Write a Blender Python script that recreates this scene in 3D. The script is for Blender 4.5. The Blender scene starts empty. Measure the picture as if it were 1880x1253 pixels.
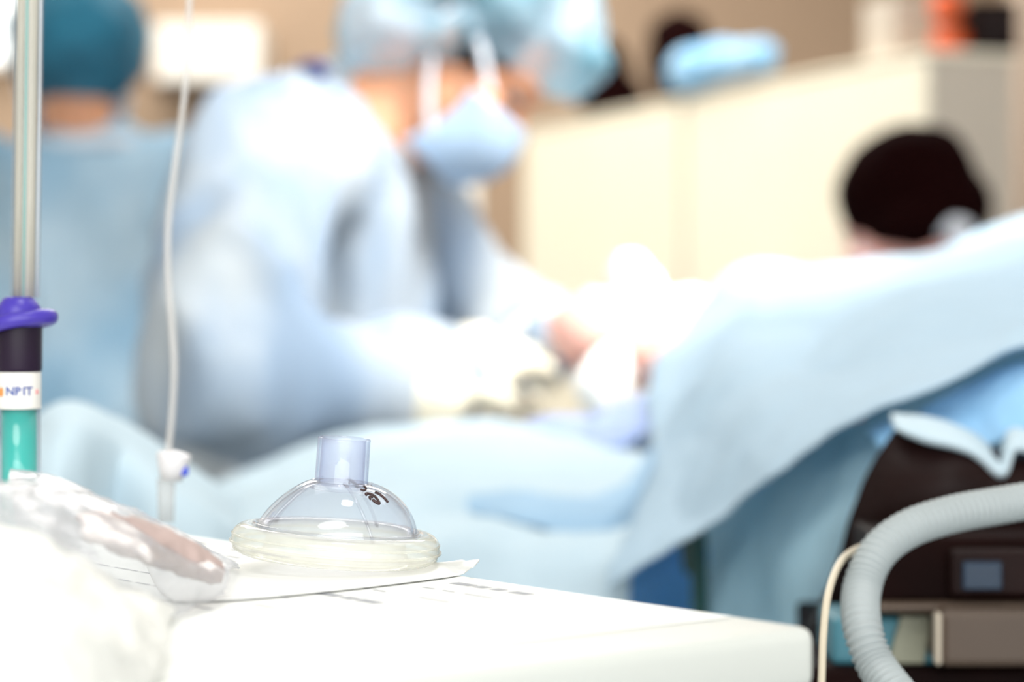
import bpy, bmesh, math, random
from mathutils import Vector, Matrix, noise, Quaternion
from mathutils.bvhtree import BVHTree
random.seed(7)
C = bpy.context.scene.collection
V = Vector
# ------------------------------------------------------------------ camera
CAM = V((0, 0, 1.013)); PITCH = math.radians(1.0); FPX = 1880*85/36
cd = bpy.data.cameras.new('camera'); cam = bpy.data.objects.new('camera', cd); C.objects.link(cam)
cam.location = CAM; cam.rotation_euler = (math.pi/2 - PITCH, 0, 0)
cd.lens = 85; cd.sensor_width = 36; cd.clip_start = 0.05; cd.clip_end = 50
cd.dof.use_dof = True; cd.dof.focus_distance = 0.985; cd.dof.aperture_fstop = 5.4
bpy.context.scene.camera = cam
FW = V((0, math.cos(PITCH), -math.sin(PITCH))); UP = V((0, math.sin(PITCH), math.cos(PITCH)))
def W(px, py, D):            # where a pixel of the photograph lies at distance D
    return CAM + FW*D + V((1,0,0))*((px-940)/FPX*D) - UP*((py-626.5)/FPX*D)
# ------------------------------------------------------------------ world, lights, exposure
w = bpy.data.worlds.new('world'); bpy.context.scene.world = w; w.use_nodes = True
w.node_tree.nodes['Background'].inputs[0].default_value = (0.9, 0.95, 1, 1)
w.node_tree.nodes['Background'].inputs[1].default_value = 0.3
vs = bpy.context.scene.view_settings
vs.view_transform = 'Standard'; vs.look = 'None'; vs.gamma = 1; vs.use_curve_mapping = False
vs.exposure = 0.76
def area(name, loc, sx, sy, power, col=(1,1,1), target=None, shape='RECTANGLE'):
    l = bpy.data.lights.new(name, 'AREA'); l.shape = shape; l.size = sx; l.size_y = sy
    l.energy = power; l.color = col
    o = bpy.data.objects.new(name, l); C.objects.link(o); o.location = loc
    if target is not None: o.rotation_euler = (V(target)-V(loc)).to_track_quat('-Z', 'Y').to_euler()
    return o
area('ceiling_light_cart', (0.1, 0.9, 2.85), .4, .3, 5, (1, .99, .96), None, 'ELLIPSE')
area('fill_light_front', (0.2, -1.9, 1.6), 3.6, 1.8, 50, (.97, .99, 1), (0.2, 3, 1.3))  # broad fill light added behind the camera, no real window there
area('ceiling_light_front', (-0.5, -0.9, 2.85), 1.6, 1.0, 17, (1, .985, .95), None, 'ELLIPSE')
area('ceiling_light_patient', (0.3, 2.5, 2.85), 2.4, 1.2, 11, (1, .99, .97))
area('ceiling_light_rear', (-0.2, 4.9, 2.85), 2.6, 1.0, 64, (1, .95, .88))
area('ceiling_light_wall', (-0.9, 6.8, 2.85), 2.2, .6, 22, (1, .96, .9))
area('surgical_light', (0.75, 1.9, 2.25), 0.5, 0.5, 5, (1, .98, .94), target=W(1120, 560, 2.7)).data.spread = math.radians(50)
# ------------------------------------------------------------------ materials
def mat(name, col, rough=.6, var=.06, scale=12., metal=0., bump=0., bscale=200., trans=0., alpha=1., emit=0., ecol=None, spec=.5, col2=None, subs=0., sheen=0., stretch=(1,1,1)):
    m = bpy.data.materials.new(name); m.use_nodes = True; nt = m.node_tree; N = nt.nodes; L = nt.links
    b = N['Principled BSDF']; out = N['Material Output']
    tc = N.new('ShaderNodeTexCoord'); mp = N.new('ShaderNodeMapping'); mp.inputs['Scale'].default_value = stretch
    nz = N.new('ShaderNodeTexNoise'); nz.inputs['Scale'].default_value = scale; nz.inputs['Detail'].default_value = 3
    L.new(tc.outputs['Object'], mp.inputs[0]); L.new(mp.outputs[0], nz.inputs['Vector'])
    rp = N.new('ShaderNodeValToRGB'); c2 = col2 or tuple(max(0, c*(1-var*2)) for c in col)
    rp.color_ramp.elements[0].color = (*c2, 1); rp.color_ramp.elements[1].color = (*col, 1)
    rp.color_ramp.elements[0].position = .35; rp.color_ramp.elements[1].position = .65
    L.new(nz.outputs['Fac'], rp.inputs[0]); L.new(rp.outputs[0], b.inputs['Base Color'])
    b.inputs['Roughness'].default_value = rough; b.inputs['Metallic'].default_value = metal
    b.inputs['Specular IOR Level'].default_value = spec
    if sheen: b.inputs['Sheen Weight'].default_value = sheen
    if subs: b.inputs['Subsurface Weight'].default_value = subs; b.inputs['Subsurface Scale'].default_value = .01
    if emit:
        b.inputs['Emission Color'].default_value = (*(ecol or col), 1); b.inputs['Emission Strength'].default_value = emit
    if bump:
        n2 = N.new('ShaderNodeTexNoise'); n2.inputs['Scale'].default_value = bscale; L.new(tc.outputs['Object'], n2.inputs['Vector'])
        bp = N.new('ShaderNodeBump'); bp.inputs['Strength'].default_value = bump; bp.inputs['Distance'].default_value = .001
        L.new(n2.outputs['Fac'], bp.inputs['Height']); L.new(bp.outputs[0], b.inputs['Normal'])
    sh = b.outputs[0]
    if trans:
        t = N.new('ShaderNodeBsdfTranslucent'); L.new(rp.outputs[0], t.inputs[0])
        mx = N.new('ShaderNodeMixShader'); mx.inputs[0].default_value = trans; L.new(sh, mx.inputs[1]); L.new(t.outputs[0], mx.inputs[2]); sh = mx.outputs[0]
    if alpha < 1:
        t = N.new('ShaderNodeBsdfTransparent'); mx = N.new('ShaderNodeMixShader'); mx.inputs[0].default_value = alpha
        L.new(t.outputs[0], mx.inputs[1]); L.new(sh, mx.inputs[2]); sh = mx.outputs[0]
    L.new(sh, out.inputs[0]); return m
def clear(name, tint, body=.08, bodycol=(.9,.92,.95), rough=.04, edge=.5, edgecol=(.6,.62,.8), gloss=.6):
    """thin clear plastic: transparent, tinted more where seen edge-on, with a glossy surface and a little haze"""
    m = bpy.data.materials.new(name); m.use_nodes = True; nt = m.node_tree; N = nt.nodes; L = nt.links
    N.remove(N['Principled BSDF']); out = N['Material Output']
    lw = N.new('ShaderNodeLayerWeight'); lw.inputs[0].default_value = .35
    mc = N.new('ShaderNodeMix'); mc.data_type = 'RGBA'; mc.inputs[6].default_value = (*tint, 1); mc.inputs[7].default_value = (*edgecol, 1)
    mu = N.new('ShaderNodeMath'); mu.operation = 'MULTIPLY'; mu.inputs[1].default_value = edge
    L.new(lw.outputs['Facing'], mu.inputs[0]); L.new(mu.outputs[0], mc.inputs[0])
    tr = N.new('ShaderNodeBsdfTransparent'); L.new(mc.outputs[2], tr.inputs[0])
    tc = N.new('ShaderNodeTexCoord'); nz = N.new('ShaderNodeTexNoise'); nz.inputs['Scale'].default_value = 60; L.new(tc.outputs['Object'], nz.inputs['Vector'])
    mr = N.new('ShaderNodeMapRange'); mr.inputs[3].default_value = body*.6; mr.inputs[4].default_value = body*1.4; L.new(nz.outputs['Fac'], mr.inputs[0])
    df = N.new('ShaderNodeBsdfDiffuse'); df.inputs[0].default_value = (*bodycol, 1)
    tl = N.new('ShaderNodeBsdfTranslucent'); tl.inputs[0].default_value = (*bodycol, 1)
    md = N.new('ShaderNodeMixShader'); md.inputs[0].default_value = .5; L.new(df.outputs[0], md.inputs[1]); L.new(tl.outputs[0], md.inputs[2])
    m1 = N.new('ShaderNodeMixShader'); L.new(mr.outputs[0], m1.inputs[0]); L.new(tr.outputs[0], m1.inputs[1]); L.new(md.outputs[0], m1.inputs[2])
    gl = N.new('ShaderNodeBsdfGlossy'); gl.inputs['Roughness'].default_value = rough
    lf = N.new('ShaderNodeLayerWeight'); lf.inputs[0].default_value = .5
    pw = N.new('ShaderNodeMath'); pw.operation = 'POWER'; pw.inputs[1].default_value = 4; L.new(lf.outputs['Facing'], pw.inputs[0])
    fr = N.new('ShaderNodeMath'); fr.operation = 'MULTIPLY_ADD'; fr.inputs[1].default_value = gloss; fr.inputs[2].default_value = gloss*.075; L.new(pw.outputs[0], fr.inputs[0])
    m2 = N.new('ShaderNodeMixShader'); L.new(fr.outputs[0], m2.inputs[0]); L.new(m1.outputs[0], m2.inputs[1]); L.new(gl.outputs[0], m2.inputs[2])
    L.new(m2.outputs[0], out.inputs[0]); return m
M = dict(
 drape=mat('drape_cloth', (.54,.70,.82), .85, .03, 8, bump=.2, bscale=900, trans=.25),
 drape_white=mat('drape_cloth_pale', (.64,.78,.86), .85, .03, 8, trans=.2),
 drape_deep=mat('drape_cloth_blue', (.14,.46,.92), .8, .08, 8, trans=.2),
 pouch=mat('pouch_film', (.44,.58,.90), .4, .05, 14, trans=.3),
 gown=mat('gown_cloth', (.46,.505,.535), .85, .05, 7.5, trans=.2, col2=(.27,.36,.48), stretch=(1.3,1,.35)),  # blue streaks put fold shade and scrubs showing through into the colour
 gown_near=mat('gown_cloth_blue', (.46,.60,.70), .85, .1, 5, trans=.2, col2=(.24,.42,.58)),
 skin=mat('skin', (.66,.31,.17), .5, .12, 20, subs=.1, bump=.1),
 skin_pale=mat('skin_pale', (.80,.42,.36), .5, .1, 20, subs=.1),
 skin_site=mat('skin_prepped', (.84,.46,.38), .45, .04, 12, subs=.1),
 hair=mat('hair', (.015,.008,.006), .6, .3, 60),
 cap=mat('cap_cloth', (.55,.68,.80), .8, .1, 10, alpha=.56, col2=(.16,.42,.54), trans=.3),
 cap_teal=mat('cap_cloth_teal', (.02,.20,.32), .8, .1, 10, alpha=.85, col2=(.01,.10,.17), trans=.1),
 cap_black=mat('cap_cloth_black', (.007,.0015,.0015), .95, .1, 20, spec=.02),
 fmask=mat('face_mask_cloth', (.52,.70,.90), .8, .1, 14, trans=.3),
 strap=mat('strap_cloth', (.62,.66,.72), .8, .05, 20),
 glove=mat('latex_glove', (.86,.82,.66), .45, .08, 18, trans=.1),
 glove_lit=mat('latex_glove_lit', (.93,.92,.85), .45, .03, 18),  # lit copy of the cream glove, overexposure put into the colour
 gauze=mat('gauze', (.93,.93,.90), .9, .04, 60, bump=.5, bscale=500),
 scrub=mat('scrub_cloth', (.10,.28,.42), .85, .1, 12),
 shoe=mat('shoe_rubber', (.75,.76,.78), .5, .05, 20),
 navy=mat('navy_trim', (.02,.03,.20), .8, .1, 20),
 wall=mat('wall_paint', (.40,.285,.195), .8, .05, 1.2),
 ceil=mat('ceiling_paint', (.75,.73,.7), .9, .03, 2),
 floor=mat('floor_vinyl', (.45,.50,.52), .4, .06, 5),
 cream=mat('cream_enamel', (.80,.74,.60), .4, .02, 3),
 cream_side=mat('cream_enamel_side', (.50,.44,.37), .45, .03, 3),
 whitepaint=mat('white_enamel', (.85,.82,.76), .4, .02, 3),
 cart=mat('cart_plastic', (.60,.62,.585), .35, .02, 6, bump=.1, bscale=600),
 paper=mat('white_paper', (.88,.89,.86), .8, .02, 30),
 steel=mat('brushed_steel', (.6,.6,.58), .3, .05, 30, metal=1),
 dark=mat('dark_plastic', (.010,.002,.0015), .6, .3, 14, spec=.06),
 black=mat('black_vinyl', (.012,.003,.0025), .5, .3, 9, spec=.14, bump=.3, bscale=60),
 brown=mat('brown_grey_enamel', (.078,.050,.033), .5, .1, 6),
 teal=mat('teal_plastic', (.05,.20,.26), .5, .1, 10),
 olive=mat('olive_plastic', (.26,.26,.19), .5, .1, 10),
 screen=mat('lcd_screen', (.003,.02,.05), .3, .1, 8, emit=.02, ecol=(0,.10,.22)),
 orange=mat('orange_plastic', (.75,.11,.02), .5, .1, 20),
 hose=mat('hose_plastic', (.52,.57,.58), .4, .03, 20, trans=.3),
 cable=mat('cream_cable', (.62,.55,.42), .5, .04, 20),
 purple=mat('purple_plastic', (.06,.035,.42), .35, .1, 20),
 plum=mat('dark_collar_plastic', (.012,.002,.02), .5, .2, 20, spec=.3),
 liquid=mat('teal_liquid', (.0,.48,.41), .2, .05, 6, emit=.0),
 label=mat('label_paper', (.80,.78,.74), .7, .02, 30),
 blueink=mat('label_blue_ink', (.08,.12,.35), .7, .02, 30),
 orangeink=mat('label_orange_ink', (.8,.25,.06), .7, .02, 30),
 redink=mat('label_red_ink', (.65,.25,.25), .7, .02, 30),
 ink=mat('brown_ink', (.04,.012,.012), .4, .2, 200),
 beige=mat('beige_tube', (.52,.45,.36), .4, .04, 20),
 tealglass=mat('teal_glass', (.16,.42,.36), .2, .05, 20),
 tan=mat('tan_rubber', (.50,.38,.35), .6, .15, 30),
 poly=mat('white_polythene', (.95,.95,.92), .5, .03, 20, alpha=.8, trans=.3),
 mark=mat('grey_print', (.36,.37,.40), .8, .05, 60),
 blueclip=mat('blue_connector', (.05,.09,.75), .4, .1, 20),
 whiteclip=mat('white_connector', (.85,.83,.85), .4, .05, 20),
 ivline=mat('iv_line_plastic', (.78,.76,.74), .3, .03, 30, alpha=.4, trans=.3),
 lightbox=mat('light_box', (1,1,.97), .5, .01, 5, emit=1.2),
 eye=mat('eye_white', (.22,.18,.16), .2, .02, 30),
)
M['dome'] = clear('clear_mask_plastic', (.975,.98,.99), .05, (.85,.88,.95), .03, .28, (.66,.67,.80))
M['tubep'] = clear('clear_connector_plastic', (.945,.955,.985), .12, (.78,.82,.95), .05, .5, (.58,.62,.86))
M['cushion'] = clear('cushion_plastic', (.98,.98,.96), .36, (.97,.97,.92), .08, .25, (.86,.86,.74))
M['bag'] = clear('clear_bag_film', (.97,.975,.98), .22, (.92,.93,.94), .2, .3, (.75,.75,.82), .28)
M['glass'] = clear('clear_glass', (.93,.96,.97), .08, (.8,.9,.95), .03, .6, (.45,.5,.6))
# ------------------------------------------------------------------ helpers
def link(name, me, m=None, parent=None, smooth=True):
    o = bpy.data.objects.new(name, me); C.objects.link(o)
    if m is not None and not me.materials: me.materials.append(M[m] if isinstance(m, str) else m)
    if smooth:
        for p in me.polygons: p.use_smooth = True
    if parent is not None:
        o.parent = parent; o.matrix_parent_inverse = Matrix.Translation(-parent.location) if parent.type == 'EMPTY' else Matrix()
    return o
def tag(o, label=None, cat=None, group=None, kind=None):
    if label: o['label'] = label
    if cat: o['category'] = cat
    if group: o['group'] = group
    if kind: o['kind'] = kind
    return o
def thing(name, loc, label, cat, group=None):
    o = bpy.data.objects.new(name, None); C.objects.link(o); o.location = loc; o.empty_display_size = .05
    bpy.context.view_layer.update()
    return tag(o, label, cat, group)
def plabel(o, t): o['label'] = t; return o
def bm_obj(name, bm, m, parent=None, smooth=True):
    me = bpy.data.meshes.new(name); bm.normal_update(); bm.to_mesh(me); bm.free(); return link(name, me, m, parent, smooth)
def bevel_box(lo, hi, r=.004, seg=2, bm=None, mtx=None):
    b = bmesh.new(); g = bmesh.ops.create_cube(b, size=1)
    lo, hi = V(lo), V(hi)
    for v in b.verts: v.co = V([lo[i]+(v.co[i]+.5)*(hi[i]-lo[i]) for i in range(3)])
    if r > 0: bmesh.ops.bevel(b, geom=b.edges[:], offset=r, segments=seg, affect='EDGES', profile=.5)
    if mtx: bmesh.ops.transform(b, matrix=mtx, verts=b.verts)
    if bm is None: return b
    me = bpy.data.meshes.new('t'); b.to_mesh(me); b.free(); bm.from_mesh(me); bpy.data.meshes.remove(me); return bm
def cr(p0, p1, p2, p3, t):
    return .5*((2*p1)+(-p0+p2)*t+(2*p0-5*p1+4*p2-p3)*t*t+(-p0+3*p1-3*p2+p3)*t**3)
def spline(pts, n):
    out = []; k = len(pts)-1
    for i in range(n):
        s = i/(n-1)*k; j = min(int(s), k-1); t = s-j
        out.append(cr(pts[max(j-1,0)], pts[j], pts[j+1], pts[min(j+2,k)], t))
    return out
def grid_surface(rows, nu=60, nv=60):
    R = [spline([V(p) for p in r], nu) for r in rows]
    cols = [spline([r[i] for r in R], nv) for i in range(nu)]
    return [[cols[i][j] for i in range(nu)] for j in range(nv)]
def ridged(p): return 1-abs(noise.noise(p))*2
def cloth(name, rows, m, parent=None, nu=90, nv=80, amp=.01, sc=(6,6,6), amp2=.003, thick=.0015, off=0., edge=0.):
    g = grid_surface([[W(*p) for p in r] for r in rows], nu, nv)
    me = bpy.data.meshes.new(name); vs = [v for r in g for v in r]
    fs = [(j*nu+i, j*nu+i+1, (j+1)*nu+i+1, (j+1)*nu+i) for j in range(nv-1) for i in range(nu-1)]
    me.from_pydata([tuple(v) for v in vs], [], fs); me.update()
    nr = [v.normal.copy() for v in me.vertices]
    for v, n in zip(me.vertices, nr):
        p = v.co; q = V((p.x*sc[0]+off, p.y*sc[1], p.z*sc[2]+off))
        d = amp*(ridged(q)-.6) + amp2*noise.noise(q*3.7) + amp2*.5*noise.noise(q*9)
        v.co = p + n*d
    o = link(name, me, m, parent)
    if thick: s = o.modifiers.new('thickness', 'SOLIDIFY'); s.thickness = thick; s.offset = 0
    return o
def hull_caps(bm, p, q, r1, r2, sub=2):
    b = bmesh.new()
    bmesh.ops.create_icosphere(b, subdivisions=sub, radius=r1, matrix=Matrix.Translation(p))
    if (V(p)-V(q)).length > 1e-5: bmesh.ops.create_icosphere(b, subdivisions=sub, radius=r2, matrix=Matrix.Translation(q))
    r = bmesh.ops.convex_hull(b, input=b.verts)
    bad = list(set([e for e in r['geom_interior'] if isinstance(e, bmesh.types.BMVert)]))
    bmesh.ops.delete(b, geom=bad, context='VERTS')
    me = bpy.data.meshes.new('t'); b.to_mesh(me); b.free(); bm.from_mesh(me); bpy.data.meshes.remove(me)
def chain(bm, pts, sub=2):          # pts: [(Vector, radius), ...]
    for a, b in zip(pts, pts[1:]): hull_caps(bm, a[0], b[0], a[1], b[1], sub)
def ellip(bm, c, ax, rad, sub=3):   # ax: three axes, rad: three radii
    mt = Matrix((ax[0]*rad[0], ax[1]*rad[1], ax[2]*rad[2])).transposed().to_4x4(); mt.translation = c
    bmesh.ops.create_icosphere(bm, subdivisions=sub, radius=1, matrix=mt)
def blob(name, bm, m, parent=None, voxel=.01, smooth=4, disp=None, cut=None):
    me = bpy.data.meshes.new('tmp'); bmesh.ops.recalc_face_normals(bm, faces=bm.faces[:]); bm.to_mesh(me); bm.free()
    t = bpy.data.objects.new('tmp', me); C.objects.link(t)
    r = t.modifiers.new('r', 'REMESH'); r.mode = 'VOXEL'; r.voxel_size = voxel
    s = t.modifiers.new('s', 'SMOOTH'); s.factor = .5; s.iterations = smooth
    dg = bpy.context.evaluated_depsgraph_get(); dg.update()
    nm = bpy.data.meshes.new_from_object(t.evaluated_get(dg)); bpy.data.objects.remove(t); bpy.data.meshes.remove(me)
    if disp:
        nr = [v.normal.copy() for v in nm.vertices]
        for v, n in zip(nm.vertices, nr): v.co = v.co + n*disp(v.co)
    if cut:
        b = bmesh.new(); b.from_mesh(nm); bmesh.ops.delete(b, geom=[f for f in b.faces if cut(f.calc_center_median())], context='FACES'); b.to_mesh(nm); b.free()
    nm.materials.clear(); nm.name = name
    return link(name, nm, m, parent)
def folds(amp, sx, sy, sz, a2=.002, off=0, base=.55):
    def f(p):
        q = V((p.x*sx+off, p.y*sy+off*2, p.z*sz))
        return amp*(ridged(q)-base)+a2*noise.noise(q*4)
    return f
def tube(name, pts, r, m, parent=None, n=None, seg=14, rib=0, pitch=.003, closed=True):
    pts = [V(p) for p in pts]; n = n or len(pts)*10; P = spline(pts, n)
    if rib:                                   # resample evenly so that the ribs keep their pitch
        Ls = [0]
        for a, b in zip(P, P[1:]): Ls.append(Ls[-1]+(b-a).length)
        N_ = int(Ls[-1]/pitch*8); Q = []; j = 0
        for i in range(N_+1):
            s = Ls[-1]*i/N_
            while j < len(Ls)-2 and Ls[j+1] < s: j += 1
            Q.append(P[j].lerp(P[j+1], (s-Ls[j])/max(1e-9, Ls[j+1]-Ls[j])))
        P = Q
    vs, fs = [], []; up = V((.3,.9,.2)).normalized()
    for i, p in enumerate(P):
        t = (P[min(i+1, len(P)-1)]-P[max(i-1, 0)]).normalized()
        a = (up-t*up.dot(t)).normalized(); up = a; b = t.cross(a)
        rr = (r(i/(len(P)-1)) if callable(r) else r)*(1+(rib*math.cos(i*2*math.pi/8) if rib else 0))
        for k in range(seg):
            an = 2*math.pi*k/seg; vs.append(p+a*math.cos(an)*rr+b*math.sin(an)*rr)
    for i in range(len(P)-1):
        for k in range(seg): fs.append((i*seg+k, i*seg+(k+1)%seg, (i+1)*seg+(k+1)%seg, (i+1)*seg+k))
    if closed: fs.append(tuple(range(seg))[::-1]); fs.append(tuple((len(P)-1)*seg+k for k in range(seg)))
    me = bpy.data.meshes.new(name); me.from_pydata([tuple(v) for v in vs], [], fs); me.update()
    return link(name, me, m, parent)
def lathe(name, prof, m, origin, axis=V((0,0,1)), parent=None, seg=64, sx=1, sy=1, cap=True):
    q = V((0,0,1)).rotation_difference(axis.normalized()).to_matrix(); vs, fs = [], []
    for r, h in prof:
        for k in range(seg):
            a = 2*math.pi*k/seg; vs.append(V(origin)+q@V((r*sx*math.cos(a), r*sy*math.sin(a), h)))
    for i in range(len(prof)-1):
        for k in range(seg): fs.append((i*seg+k, i*seg+(k+1)%seg, (i+1)*seg+(k+1)%seg, (i+1)*seg+k))
    if cap: fs.append(tuple(range(seg))[::-1]); fs.append(tuple((len(prof)-1)*seg+k for k in range(seg)))
    me = bpy.data.meshes.new(name); me.from_pydata([tuple(v) for v in vs], [], fs); me.update()
    return link(name, me, m, parent)
def slab(name, outline, m, back, parent=None, bev=.003, smooth=False):   # px outline at D, extruded backwards into a solid
    bm = bmesh.new(); vs = [bm.verts.new(W(*p)) for p in outline]; f = bm.faces.new(vs)
    r = bmesh.ops.extrude_face_region(bm, geom=[f]); bmesh.ops.translate(bm, vec=V(back), verts=[v for v in r['geom'] if isinstance(v, bmesh.types.BMVert)])
    bmesh.ops.recalc_face_normals(bm, faces=bm.faces[:])
    if bev: bmesh.ops.bevel(bm, geom=bm.edges[:], offset=bev, segments=2, affect='EDGES', profile=.5)
    return bm_obj(name, bm, m, parent, smooth)
# ------------------------------------------------------------------ the room
def struct(name, lo, hi, m):
    o = bm_obj(name, bevel_box(lo, hi, 0), m, None, False); o['kind'] = 'structure'; return o
RX, RB = 2.4, 7.6
struct('floor', (-RX, -2, -.1), (RX, RB, 0), 'floor')
struct('ceiling', (-RX, -2, 3), (RX, RB, 3.1), 'ceil')
struct('wall_back', (-RX, RB, -.1), (RX, RB+.1, 3.1), 'wall')
struct('wall_left', (-RX-.1, -2, -.1), (-RX, RB, 3.1), 'ceil')
struct('wall_right', (RX, -2, -.1), (RX+.1, RB, 3.1), 'ceil')
struct('wall_front', (-RX, -2.1, -.1), (RX, -2, 3.1), 'ceil')
# long cream cabinet crossing the room behind the patient
H = CAM.z+.45
Rr = V((.747, 4.36, 0)); dl = V((-.332, .943, 0)).normalized(); nr_ = V((.943, .332, 0)).normalized()
def frame_box(name, o, u, v, a0, a1, b0, b1, z0, z1, m, parent=None, r=.004):
    mt = Matrix((u, v, V((0,0,1)))).transposed().to_4x4(); mt.translation = V((o.x, o.y, 0))
    return bm_obj(name, bevel_box((a0, b0, z0), (a1, b1, z1), r, 2, None, mt), m, parent, False)
cab = thing('storage_cabinet', (Rr.x, Rr.y, 0), 'long waist-high cream cabinet running across the room behind the patient', 'cabinet')
cab['label'] = 'long cream enamelled cabinet standing behind the draped patient, taller than the seated staff'
Lc = 2.165
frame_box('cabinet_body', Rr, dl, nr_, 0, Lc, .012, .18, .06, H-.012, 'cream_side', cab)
frame_box('cabinet_top', Rr, dl, nr_, -.004, Lc+.004, -.004, .184, H-.012, H, 'cream', cab, .003)
for i, (a, b) in enumerate(((.004, 1.09), (1.115, Lc-.004))):
    d = frame_box('door', Rr, dl, nr_, a, b, 0, .012, .08, H-.016, 'cream', cab)
    hh = frame_box('handle', Rr, dl, nr_, (b-.06 if i == 0 else a+.04), (b-.04 if i == 0 else a+.06), -.025, 0, .75, .87, 'steel', None, .003)
    hh.parent = d
frame_box('plinth', Rr, dl, nr_, .03, Lc-.03, .03, .16, 0, .06, 'dark', cab)
lk = thing('locker', (-.12, 6.5, 0), 'narrow white locker seen behind the bending surgeon, beyond the cream cabinet', 'locker')
xl0, xl1 = W(760, 0, 6.5).x, W(880, 0, 6.5).x
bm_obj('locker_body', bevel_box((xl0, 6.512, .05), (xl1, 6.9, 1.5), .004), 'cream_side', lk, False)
bm_obj('door', bevel_box((xl0+.003, 6.5, .07), (xl1-.003, 6.512, 1.49), .003), 'whitepaint', lk, False)
bm_obj('plinth', bevel_box((xl0+.02, 6.53, 0), (xl1-.02, 6.88, .05), .002), 'dark', lk, False)
# wall cupboard and lit viewing box on the back wall
p0, p1 = W(285, 150, RB-.3), W(478, 55, RB-.3)
wc = thing('wall_cupboard', (p0.x, RB, p0.z), 'white cupboard hung on the beige back wall between the two surgeons', 'cupboard')
bm_obj('cupboard_body', bevel_box((p0.x, RB-.3, p0.z), (p1.x, RB, p1.z+.02), .004), 'whitepaint', wc, False)
bm_obj('door', bevel_box((p0.x+.004, RB-.312, p0.z+.004), (p1.x-.004, RB-.3, p1.z+.016), .003), 'whitepaint', wc, False)
bm_obj('bottom_shade_strip', bevel_box((p0.x-.01, RB-.3, p0.z-.02), (p1.x+.01, RB, p0.z), .002), 'brown', wc, False)  # brown strip standing in for the shadow line under the cupboard
p0, p1 = W(-120, 110, RB-.08), W(28, -60, RB-.08)
vb = thing('light_box', (p0.x, RB, p0.z), 'brightly lit viewing box on the wall at the far left', 'light box')
bm_obj('housing', bevel_box((p0.x-.02, RB-.07, p0.z-.02), (p1.x+.02, RB, p1.z+.02), .004), 'whitepaint', vb, False)
bm_obj('diffuser', bevel_box((p0.x, RB-.08, p0.z), (p1.x, RB-.07, p1.z), .002), 'lightbox', vb, False)
# things on top of the cream cabinet
def on_cab(px, dz=0):
    # distance along the cabinet top where the sight line through px meets the top's centre line
    k = (px-940)/FPX; o = Rr+nr_*.09; t = (o.x-k*o.y)/(k*dl.y-dl.x); p = o+dl*t; return V((p.x, p.y, H+dz)), p.y
def ax3(u=dl, v=nr_): return (u, v, V((0,0,1)))
c, D = on_cab(1100); bm = bmesh.new()
ellip(bm, c+V((0,0,.115)), ax3(), (.115,.07,.10)); ellip(bm, c+V((.03,0,.06)), ax3(), (.13,.08,.06))
t = blob('black_bag', bm, 'cap_black', None, .008, 3, folds(.006, 20, 20, 20), lambda p: p.z < H+.0005)
tag(t, 'low black soft bag on the cream cabinet just right of the surgeon cap', 'bag')
c, D = on_cab(1248); bm = bmesh.new()
ellip(bm, c+V((0,0,.1)), ax3(), (.12,.075,.085)); ellip(bm, c+V((.0,0,.065)), ax3(), (.10,.07,.065)); ellip(bm, c+V((-.005,0,.155)), ax3(), (.10,.065,.065))
t = blob('black_bag', bm, 'cap_black', None, .008, 3, folds(.006, 20, 20, 20, off=4), lambda p: p.z < H+.0005)
tag(t, 'tall black soft bag on the cream cabinet behind the blue cloth bundle', 'bag')
bm = bmesh.new(); a, Da = on_cab(1325); b, Db = on_cab(1470)
off = -nr_*.085
hull_caps(bm, a+off+V((0,0,.056)), a.lerp(b,.5)+off+V((0,0,.06)), .05, .046); hull_caps(bm, a.lerp(b,.5)+off+V((0,0,.056)), b+off+V((0,0,.052)), .043, .033)
t = blob('cloth_bundle', bm, mat('bundle_cloth', (.36,.56,.74), .8, .1, 8, col2=(.16,.40,.66)), None, .006, 3, folds(.008, 16, 16, 30, off=2))
tag(t, 'blue cloth bundle lying on the edge of the cream cabinet top', 'cloth')
c, D = on_cab(1660)
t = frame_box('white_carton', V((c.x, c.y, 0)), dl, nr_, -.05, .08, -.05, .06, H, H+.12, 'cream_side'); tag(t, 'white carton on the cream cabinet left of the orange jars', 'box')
c, D = on_cab(1742)
for dz, dx, s, lab in ((0, 0, 1.0, 'orange rounded jar standing on the cabinet end, lower of the two'), (.062, -.004, .95, 'orange rounded jar stacked on top of the other orange jar')):
    j = thing('orange_jar', c+V((dx, 0, dz)), lab, 'jar', 'orange jars on the cabinet end')
    lathe('jar_body', [(0,0),(.02*s,0),(.031*s,.01),(.035*s,.025),(.031*s,.042),(.022*s,.05),(0,.05)], 'orange', j.location, V((0,0,1)), j, 32)
    lathe('lid', [(0,.05),(.024*s,.05),(.025*s,.054),(.024*s,.062),(0,.062)], 'brown', j.location, V((0,0,1)), j, 32)
c = W(1822, 103, 4.42); 
t = thing('monitor_case', (c.x, c.y, H), 'dark square case on the right end of the cabinet beside the orange jars', 'case')
z1 = W(0, 2, 4.42).z
bm_obj('case_body', bevel_box((W(1782,0,4.42).x, 4.41, H), (W(1866,0,4.42).x, 4.53, z1), .006), 'dark', t, False)
bm_obj('front_panel', bevel_box((W(1790,0,4.42).x, 4.405, H+.012), (W(1858,0,4.42).x, 4.41, z1-.01), .002), 'black', t, False)
# tall pale column behind the cabinet end
struct('trim_1', (1.10, 5.2, 0), (1.36, 5.4, 3), mat('column_paint', (.42,.33,.26), .7, .04, 2))
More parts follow.
